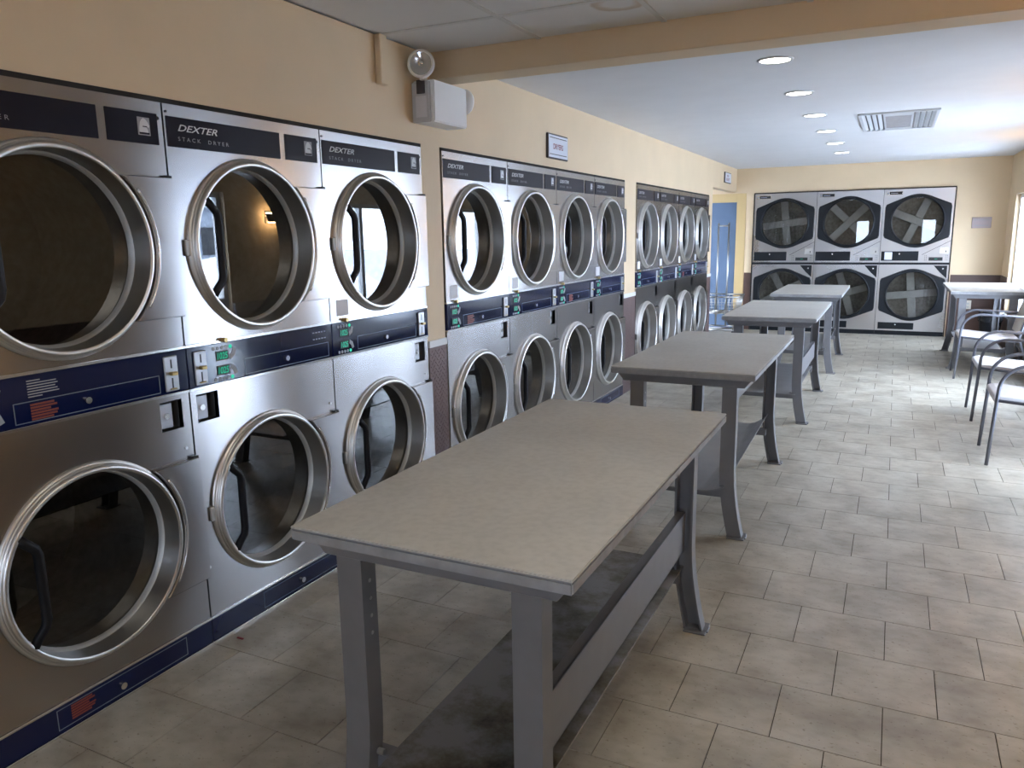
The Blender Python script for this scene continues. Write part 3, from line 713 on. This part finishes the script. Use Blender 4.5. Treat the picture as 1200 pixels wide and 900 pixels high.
# ------------------------------------------------------------------ folding tables
def table(cx, cy, label, rail=False, apron=False, shelf='shelf_grey', lip=False, sx=1, group='grey steel folding tables'):
    T = thing('folding_table', label, 'table', (cx, cy, 0), 0, group)
    hw, hl = 0.356, 0.77
    tt = MB().box(-hw, hw, -hl, hl, 0.8345, 0.840).ob('tabletop', 'table_top', T, 0.0024, 2)
    MB().box(-hw+0.0005, hw-0.0005, -hl+0.0005, hl-0.0005, 0.806, 0.8343).ob('edge_band', 'table_edge', tt, 0.004, 2)
    for sy in (-1, 1):
        ya = sy*(hl-0.05)
        poly = [(-hw+0.02, 0.8055), (hw-0.02, 0.8055), (hw-0.055, 0.762), (-hw+0.055, 0.762)]
        MB().prism(poly, min(ya, ya-sy*0.05), max(ya, ya-sy*0.05), 'y').ob('end_rail', 'table_metal', T, 0.002)
        MB().box(-hw+0.13, hw-0.13, sy*(hl-0.11)-0.02, sy*(hl-0.11)+0.02, 0.190, 0.232).ob('stretcher', 'table_metal', T, 0.003)
    wdt = 0.070; dp = 0.055; th = 0.008
    for sx_ in (-1, 1):
        for sy in (-1, 1):
            # channel leg: web to the table end, flanges running inwards; foot curves outwards
            x0 = sx_*(hw-0.125); y0 = sy*(hl-0.052)
            h = wdt/2; d = -sy*dp
            prof = [(-h, 0), (h, 0), (h, d), (h-th, d), (h-th, -sy*th), (-h+th, -sy*th), (-h+th, d), (-h, d)]
            if sy > 0: prof = prof[::-1]
            path = [(x0, y0, 0.764)] + [(x0 + sx_*0.050*((0.34-z)/0.34)**1.7 if z < 0.34 else x0, y0, z) for z in (0.34, 0.28, 0.22, 0.16, 0.11, 0.06, 0.008)]
            lg = MB().sweep(path, prof).ob('leg', 'table_metal', T)
            fx = x0+sx_*0.056
            MB().box(fx-0.047, fx+0.047, y0-0.022-sy*dp/2, y0+0.022-sy*dp/2, 0, 0.008).box(fx-0.042, fx+0.042, min(y0+sy*0.022, y0-sy*0.075), max(y0+sy*0.022, y0-sy*0.075), 0, 0.007).ob('foot_plate', 'table_metal', lg, 0.002)
            bl = MB()  # pale discs stand in for leg holes with light showing through
            for z in (0.70, 0.655, 0.61, 0.565):
                bl.cyl((x0+sx_*(-h)-sx_*0.0005, y0-sy*0.03, z), 0.005, -0.001, 0.001, 8)
            bl.ob('bolt_and_lit_hole', 'bolt_and_lit_hole', lg)
            MB().cyl((x0, y0-sy*0.03, 0.245), 0.008, -sx_*0.034, -sx_*0.052, 8).ob('bolt_and_lit_hole', 'bolt_and_lit_hole', lg)
    def beamx(z0, z1, nm, xin):
        MB().box(xin-0.004, xin+0.004, -hl+0.11, hl-0.11, z0, z1).box(xin-0.028, xin+0.004, -hl+0.11, hl-0.11, z1-0.006, z1).box(xin-0.028, xin+0.004, -hl+0.11, hl-0.11, z0, z0+0.006).ob(nm, 'table_metal', T, 0.0015)
    if rail: beamx(0.325, 0.475, 'side_rail', sx*0.235)
    if apron: beamx(0.684, 0.800, 'side_apron', sx*0.250)
    # loose lower shelf lying on the stretchers
    sh = MB(); n = 14; vs = []; fs = []; xs_ = [-0.165+0.39*i/n for i in range(n+1)]
    ny = 10
    for i, x in enumerate(xs_):
        for j in range(ny+1):
            y = -hl+0.02 + (2*hl-0.04)*j/ny; t_ = max(0, (x-0.10)/0.125); z = 0.233
            if lip: z += 0.085*t_**2*(0.35+0.65*j/ny)
            vs.append((sx*x, y, z))
    nn = len(vs); vs += [(a, b_, c-0.008) if True else 0 for a, b_, c in vs]; vs[nn:] = [(a, b_, c+0.006) for a, b_, c in vs[:nn]]
    for i in range(n):
        for j in range(ny):
            a = i*(ny+1)+j; q = (a, a+1, a+ny+2, a+ny+1); fs += [q[::-1], tuple(p+nn for p in q)]
    for i in range(n):
        a = i*(ny+1); b_ = a+ny; fs += [(a, a+ny+1, nn+a+ny+1, nn+a), (b_+ny+1, b_, nn+b_, nn+b_+ny+1)]
    for j in range(ny):
        a = j; b_ = n*(ny+1)+j; fs += [(a+1, a, nn+a, nn+a+1), (b_, b_+1, nn+b_+1, nn+b_)]
    sh.add(vs, fs, False).ob('shelf', shelf, T)
    return T
table(1.345, 0.171, 'large grey folding table in the foreground, stained lower shelf', rail=True, shelf='shelf_stained')
table(1.318, 2.545, 'second grey folding table from the viewer, side apron under its top', apron=True, lip=True)
table(1.365, 5.115, 'third grey folding table from the viewer, with a low side rail', rail=True)
table(1.405, 7.520, 'farthest grey folding table of the middle row, before the end dryers', lip=True)
table(3.135, 8.300, 'grey folding table in the far right corner under the window', sx=-1)

# ------------------------------------------------------------------ chairs
def arcpts(c, r, a0, a1, n=8): return [(c[0]+r*math.cos(a0+(a1-a0)*i/n), c[1]+r*math.sin(a0+(a1-a0)*i/n)) for i in range(n+1)]
def chair(x, y, label, wd=0.53):
    C = thing('arm_chair', label, 'chair', (x, y, 0), 0, 'tubular arm chairs along the window wall')
    AZ = 0.655; r = 0.17
    for sy in (-1, 1):
        yy = sy*wd/2
        prof = [(-0.025, 0.0), (-0.012, 0.25)] + [(0.0, AZ-r)] + arcpts((r, AZ-r), r, PI, PI/2, 10)[1:] + [(0.50, AZ-0.012), (0.545, AZ-0.02)]
        MB().tube([(a, yy, b_) for a, b_ in prof], 0.0115, 10).ob('arm_frame', 'chair_tube', C)
        MB().tube([(0.635, yy, 0.0), (0.52, yy, 0.36), (0.50, yy, 0.44), (0.545, yy, 0.66), (0.60, yy, 0.86)], 0.0115, 10).ob('back_leg', 'chair_tube', C)
        MB().tube([(0.005, yy, 0.425), (0.25, yy, 0.405), (0.51, yy, 0.40)], 0.010, 8).ob('seat_bar', 'chair_tube', C)
    MB().tube([(0.0, -wd/2, 0.415), (0.0, wd/2, 0.415)], 0.010, 8).ob('cross_bar', 'chair_tube', C)
    MB().tube([(0.545, -wd/2, 0.30), (0.545, wd/2, 0.30)], 0.009, 8).ob('cross_bar', 'chair_tube', C)
    # sling seat with rolled front, slightly dished back
    top = [(-0.013, 0.405), (-0.017, 0.425), (-0.010, 0.442), (0.02, 0.452), (0.10, 0.447), (0.25, 0.432), (0.40, 0.422), (0.50, 0.428)]
    bot = [(0.50, 0.404), (0.40, 0.398), (0.25, 0.408), (0.10, 0.423), (0.02, 0.427), (0.004, 0.405)]
    MB().prism(top+bot, -wd/2+0.012, wd/2-0.012, 'y').ob('seat', 'chair_seat', C, 0.004)
    fb = [(0.488, 0.47), (0.505, 0.56), (0.532, 0.68), (0.575, 0.80), (0.610, 0.885)]
    bb = [(0.634, 0.878), (0.600, 0.790), (0.556, 0.672), (0.528, 0.555), (0.510, 0.465)]
    MB().prism(fb+bb, -wd/2+0.013, wd/2-0.013, 'y').ob('backrest', 'chair_back', C, 0.004)
chair(2.865, 3.965, 'arm chair nearest the viewer at the right edge, pale seat', 0.51)
chair(2.875, 5.265, 'middle arm chair of the three along the right wall', 0.53)
chair(2.865, 7.20, 'farthest arm chair, right before the corner table', 0.50)

# ------------------------------------------------------------------ wire laundry cart in the passage
ct = thing('laundry_cart', 'chrome wire laundry cart with tall hanging rail before the blue door', 'cart', (0.0, 9.62, 0))
bx0, bx1, by0, by1, bz0, bz1 = -0.33, 0.26, -0.30, 0.26, 0.34, 0.58
MB().tube([(bx0,by0,bz1), (bx1,by0,bz1), (bx1,by1,bz1), (bx0,by1,bz1)], 0.011, 8, True).ob('rim', 'cart_chrome', ct)
MB().tube([(bx0+0.05,by0+0.05,bz0), (bx1-0.05,by0+0.05,bz0), (bx1-0.05,by1-0.05,bz0), (bx0+0.05,by1-0.05,bz0)], 0.008, 8, True).ob('lower_rim', 'cart_chrome', ct)
wires = MB(); nW = 11
for i in range(nW+1):
    f = i/nW
    for yy, yb_ in ((by0, by0+0.05), (by1, by1-0.05)):
        wires.tube([(bx0+(bx1-bx0)*f, yy, bz1), (bx0+0.05+(bx1-bx0-0.1)*f, yb_, bz0)], 0.0035, 6)
    for xx, xb_ in ((bx0, bx0+0.05), (bx1, bx1-0.05)):
        wires.tube([(xx, by0+(by1-by0)*f, bz1), (xb_, by0+0.05+(by1-by0-0.1)*f, bz0)], 0.0035, 6)
    wires.tube([(bx0+0.05, by0+0.05+(by1-by0-0.1)*f, bz0), (bx1-0.05, by0+0.05+(by1-by0-0.1)*f, bz0)], 0.003, 6)
for z in (0.42, 0.50):
    k = (bz1-z)/(bz1-bz0)*0.05
    wires.tube([(bx0+k,by0+k,z), (bx1-k,by0+k,z), (bx1-k,by1-k,z), (bx0+k,by1-k,z)], 0.0035, 6, True)
wires.ob('wire_basket', 'cart_chrome', ct)
for yy in (by0+0.10, by1-0.10):
    pass
MB().tube([(-0.155, 0.30, 0.10), (-0.155, 0.30, 1.62)], 0.013, 8).ob('rail_post', 'cart_chrome', ct)
MB().tube([(-0.005, 0.30, 0.10), (-0.005, 0.30, 1.62)], 0.013, 8).ob('rail_post', 'cart_chrome', ct)
MB().tube([(-0.155, 0.30, 1.58), (-0.005, 0.30, 1.58)], 0.011, 8).ob('hanging_rail', 'cart_chrome', ct)
MB().tube([(-0.27, -0.22, 0.10), (0.20, -0.22, 0.10), (0.20, 0.30, 0.10), (-0.27, 0.30, 0.10)], 0.012, 8, True).ob('base_frame', 'cart_chrome', ct)
for xx in (-0.27, 0.20):
    for yy in (-0.22, 0.30):
        MB().tube([(xx, yy, 0.10), (xx*0.98, yy*0.9-0.0, bz0)], 0.010, 8).ob('upright', 'cart_chrome', ct)
        cs_ = MB().lathe([[(0.012, -0.016), (0.042, -0.016)], [(0.042, -0.016), (0.044, 0), (0.042, 0.016)], [(0.042, 0.016), (0.012, 0.016)]], (xx, yy, 0.044), 16, 'x').ob('caster', 'caster', ct)
        MB().box(xx-0.022, xx-0.018, yy-0.012, yy+0.012, 0.04, 0.10).box(xx+0.018, xx+0.022, yy-0.012, yy+0.012, 0.04, 0.10).box(xx-0.022, xx+0.022, yy-0.012, yy+0.012, 0.088, 0.094).ob('fork', 'cart_chrome', cs_)

# ------------------------------------------------------------------ emergency light, signs, plaque, outlet
el = thing('emergency_light', 'white emergency light box with round lamp heads, on the wall under the beam', 'emergency light', (0, 0, 0))
MB().box(WX, 0.118, 1.535, 1.865, 2.062, 2.262).ob('housing', 'box_white', el, 0.006, 2)
MB().box(WX+0.004, 0.100, 1.522, 1.535, 2.062, 2.252).ob('clear_cover', 'clear_plastic', el, 0.003)
MB().box(0.028, 0.076, 1.516, 1.522, 2.196, 2.262).ob('lamp_bracket', 'frame_dark', el, 0.002)
MB().box(0.020, 0.082, 1.5205, 1.522, 2.085, 2.185).ob('instruction_label', 'label_paper', el)
def lamp_head(c, sgn):
    h = MB().lathe([[(0.012, 0.055*1), (0.045, 0.045), (0.066, 0.012), (0.068, -0.004)], [(0.068, -0.004), (0.066, -0.012), (0.058, -0.014), (0.054, -0.010)]], (0, 0, 0), 32, 'y').ob('lamp_head', 'box_white', el)
    h.location = c; h.rotation_euler = (0.0, 0, 0.35 if sgn > 0 else PI-0.2)
    MB().lathe([[(0.056, -0.010), (0.035, -0.006), (0.018, -0.002), (0.001, 0.006)]], (0, 0, 0), 32, 'y').ob('lens', 'lamp_lens', h)
    MB().lathe([[(0.016, -0.010), (0.012, -0.020), (0.001, -0.022)]], (0, 0, 0), 16, 'y').ob('bulb', 'chrome', h)
lamp_head((0.072, 1.500, 2.330), 1)
MB().box(0.060, 0.084, 1.498, 1.535, 2.255, 2.275).ob('neck', 'box_white', el, 0.002)
lamp_head((0.048, 1.955, 2.215), -1)
MB().box(0.040, 0.060, 1.865, 1.925, 2.205, 2.225).ob('neck', 'box_white', el, 0.002)

def wall_sign(name, label, cat, y0, y1, z0, z1, lines, bars):
    s = thing(name, label, cat, (WX, y0, z0))
    w_, h_ = y1-y0, z1-z0
    MB().box(0, 0.016, 0, w_, 0, h_).ob('frame', 'frame_dark', s, 0.004)
    f = MB().box(0.016, 0.018, 0.012, w_-0.010, 0.010, h_-0.010).ob('face', 'sign_white', s)
    for z in bars: MB().box(0.018, 0.0186, 0.030, w_-0.030, z, z+0.005).ob('rule', 'print_dark', f)
    for body, yy, zz, ww, hh in lines: put('lettering', text_mesh(body, 'print_red', ww, hh, 0, 0.02), f, (0.018, yy, zz))
wall_sign('dryers_sign', 'white framed DRYERS sign on the wall above the dryers', 'sign', 3.200, 3.568, 2.024, 2.194, [('DRYERS', 0.092, 0.066, 0.178, 0.038)], [0.028, 0.140])
wall_sign('notice_sign', 'small white notice with red marks above the passage', 'sign', 9.43, 9.87, 2.175, 2.322, [('NO', 0.13, 0.082, 0.12, 0.032), ('EXIT', 0.09, 0.030, 0.24, 0.036)], [])
pq = thing('wall_plaque', 'small pinkish plaque with two faint lines on the end wall', 'plaque', (3.125, YB, 1.490), -PI/2)
MB().box(0.0, 0.020, 0, 0.228, 0, 0.145).ob('plate', 'plaque', pq, 0.004)
pr = MB()
for z in (0.105, 0.028):
    for i in range(7): pr.box(0.020, 0.0206, 0.034+i*0.024, 0.034+i*0.024+0.015, z, z+0.013)
pr.ob('print_row', 'print_grey', pq)
ou = thing('wall_outlet', 'cream wall outlet on the brown wainscot under the corner table', 'outlet', (3.130, YB-0.010, 0.395), -PI/2)
MB().box(0, 0.006, 0, 0.080, 0, 0.120).ob('cover_plate', 'outlet', ou, 0.002)
for z in (0.030, 0.075): MB().box(0.006, 0.0075, 0.026, 0.054, z-0.012, z+0.014).box(0.0075, 0.0078, 0.034, 0.037, z-0.004, z+0.008).ob('socket', 'gasket', ou)
# dark bag-lined bin under the corner table
bn = thing('waste_bin', 'dark bin lined with a glossy bag under the corner table', 'bin', (3.36, 9.45, 0))
MB().lathe([[(0.10, 0.0), (0.13, 0.42)], [(0.13, 0.42), (0.120, 0.42), (0.115, 0.30)]], (0, 0, 0), 24, 'z').disc((0, 0, 0.004), 0.10, 24, 'z').ob('body', 'black_plastic', bn)
bag = []
n = 24; vs = []; fs = []
for k, (r_, z_) in enumerate(((0.133, 0.34), (0.139, 0.41), (0.136, 0.445), (0.10, 0.47), (0.05, 0.46), (0.005, 0.44))):
    for i in range(n):
        a = 2*PI*i/n; rr_ = r_*(1+0.05*math.sin(5*a+k)+0.03*math.sin(9*a)); vs.append((rr_*math.cos(a), rr_*math.sin(a), z_+0.012*math.sin(4*a+k)))
for k in range(5):
    for i in range(n): j = (i+1) % n; fs.append((k*n+i, k*n+j, (k+1)*n+j, (k+1)*n+i))
MB().add(vs, fs, True).ob('liner_bag', 'bag_black', bn)
# a bit of red litter on the floor by the dryers
tag(MB().box(0.055, 0.085, 0.062, 0.070, 0.0, 0.004).ob('red_scrap', 'print_red', None, 0.001), 'tiny red scrap on the floor before the dryers', 'scrap')

# ------------------------------------------------------------------ ceiling lights and vent
ORD = ['nearest', 'second', 'third', 'fourth', 'fifth', 'farthest']
for i in range(6):
    y = 2.76 + i*1.165
    l = thing('ceiling_light', '%s of the six round recessed ceiling lights' % ORD[i] if i in (0, 5) else '%s round recessed ceiling light from the beam' % ORD[i], 'ceiling light', (1.556, y, CZ), 0, 'round recessed ceiling lights')
    MB().lathe([[(0.098, 0.0), (0.096, -0.006), (0.086, -0.009), (0.080, -0.004)]], (0, 0, 0), 32, 'z').ob('trim_ring', 'vent_metal', l)
    MB().lathe([[(0.080, -0.004), (0.06, -0.0045), (0.001, -0.005)]], (0, 0, 0), 32, 'z').ob('diffuser', 'lamp_on', l)
v = thing('ceiling_vent', 'white louvred air vent in the ceiling with dark centre', 'vent', (2.166, 5.83, CZ))
hx, hy = 0.298, 0.60
fr_ = MB().box(-hx, hx, -hy, -hy+0.035, -0.014, 0).box(-hx, hx, hy-0.035, hy, -0.014, 0).box(-hx, -hx+0.030, -hy+0.035, hy-0.035, -0.014, 0).box(hx-0.030, hx, -hy+0.035, hy-0.035, -0.014, 0)
fr_.ob('frame', 'vent_metal', v, 0.002)
MB().box(-hx+0.03, hx-0.03, -hy+0.035, hy-0.035, -0.002, 0).ob('backing', 'vent_dark', v)
for sx in (-1, 1):
    for i in range(4):
        xa = sx*(0.125+i*0.041); poly = [(xa, -0.003), (xa+sx*0.024, -0.013), (xa+sx*0.028, -0.013), (xa+sx*0.004, -0.003)]
        MB().prism(poly, -hy+0.036, hy-0.036, 'y').ob('louvre', 'vent_metal', v)
MB().box(-0.098, 0.098, -0.40, 0.42, -0.010, -0.003).ob('core', 'vent_core', v)
MB().box(-0.112, 0.112, -hy+0.036, -0.40, -0.012, -0.003).box(-0.112, 0.112, 0.42, hy-0.036, -0.012, -0.003).box(-0.112, -0.098, -0.40, 0.42, -0.012, -0.003).box(0.098, 0.112, -0.40, 0.42, -0.012, -0.003).ob('core_frame', 'vent_metal', v)

# ------------------------------------------------------------------ warm troffer of the dropped ceiling, above the frame
for k, (xa, lab) in enumerate(((1.835, 'warm fluorescent troffer in the dropped ceiling above the viewer'),)):
    tr = thing('ceiling_troffer', lab, 'ceiling light', (xa+0.305, -1.18+0.61, CZ), 0)
    MB().box(-0.285, 0.285, -0.59, -0.55, -0.012, 0.003).box(-0.285, 0.285, 0.55, 0.59, -0.012, 0.003).box(-0.285, -0.25, -0.55, 0.55, -0.012, 0.003).box(0.25, 0.285, -0.55, 0.55, -0.012, 0.003).ob('frame', 'tee_bar', tr)
    MB().box(-0.25, 0.25, -0.55, 0.55, -0.006, 0.003).ob('diffuser', 'troffer_on', tr)

# ------------------------------------------------------------------ wall sconces of the window wall (mirrored in the glass and the floor)
def sconce(y, z, label):
    s = thing('wall_sconce', label, 'sconce', (RX, y, z), PI, 'up and down sconces on the window wall')
    MB().box(0, 0.015, -0.06, 0.06, -0.06, 0.06).ob('back_plate', 'sconce_metal', s, 0.002)
    MB().prism([(-0.16, 0.03), (0.16, 0.03), (0.12, -0.05), (-0.12, -0.05)], 0.10, 0.115, 'x').box(0.015, 0.10, -0.01, 0.01, -0.02, 0.0).ob('shield', 'sconce_metal', s, 0.002)
    MB().box(0.045, 0.085, -0.10, 0.10, 0.005, 0.045).box(0.045, 0.085, -0.07, 0.07, -0.062, -0.03).ob('bulb', 'sconce_glow', s, 0.006)
sconce(4.34, 1.72, 'sconce on the window wall between street door and window')
sconce(7.62, 1.82, 'sconce on the window wall between the two windows')
sconce(1.00, 1.72, 'sconce on the window wall near the viewer')
sconce(-2.30, 1.72, 'sconce on the window wall behind the viewer')
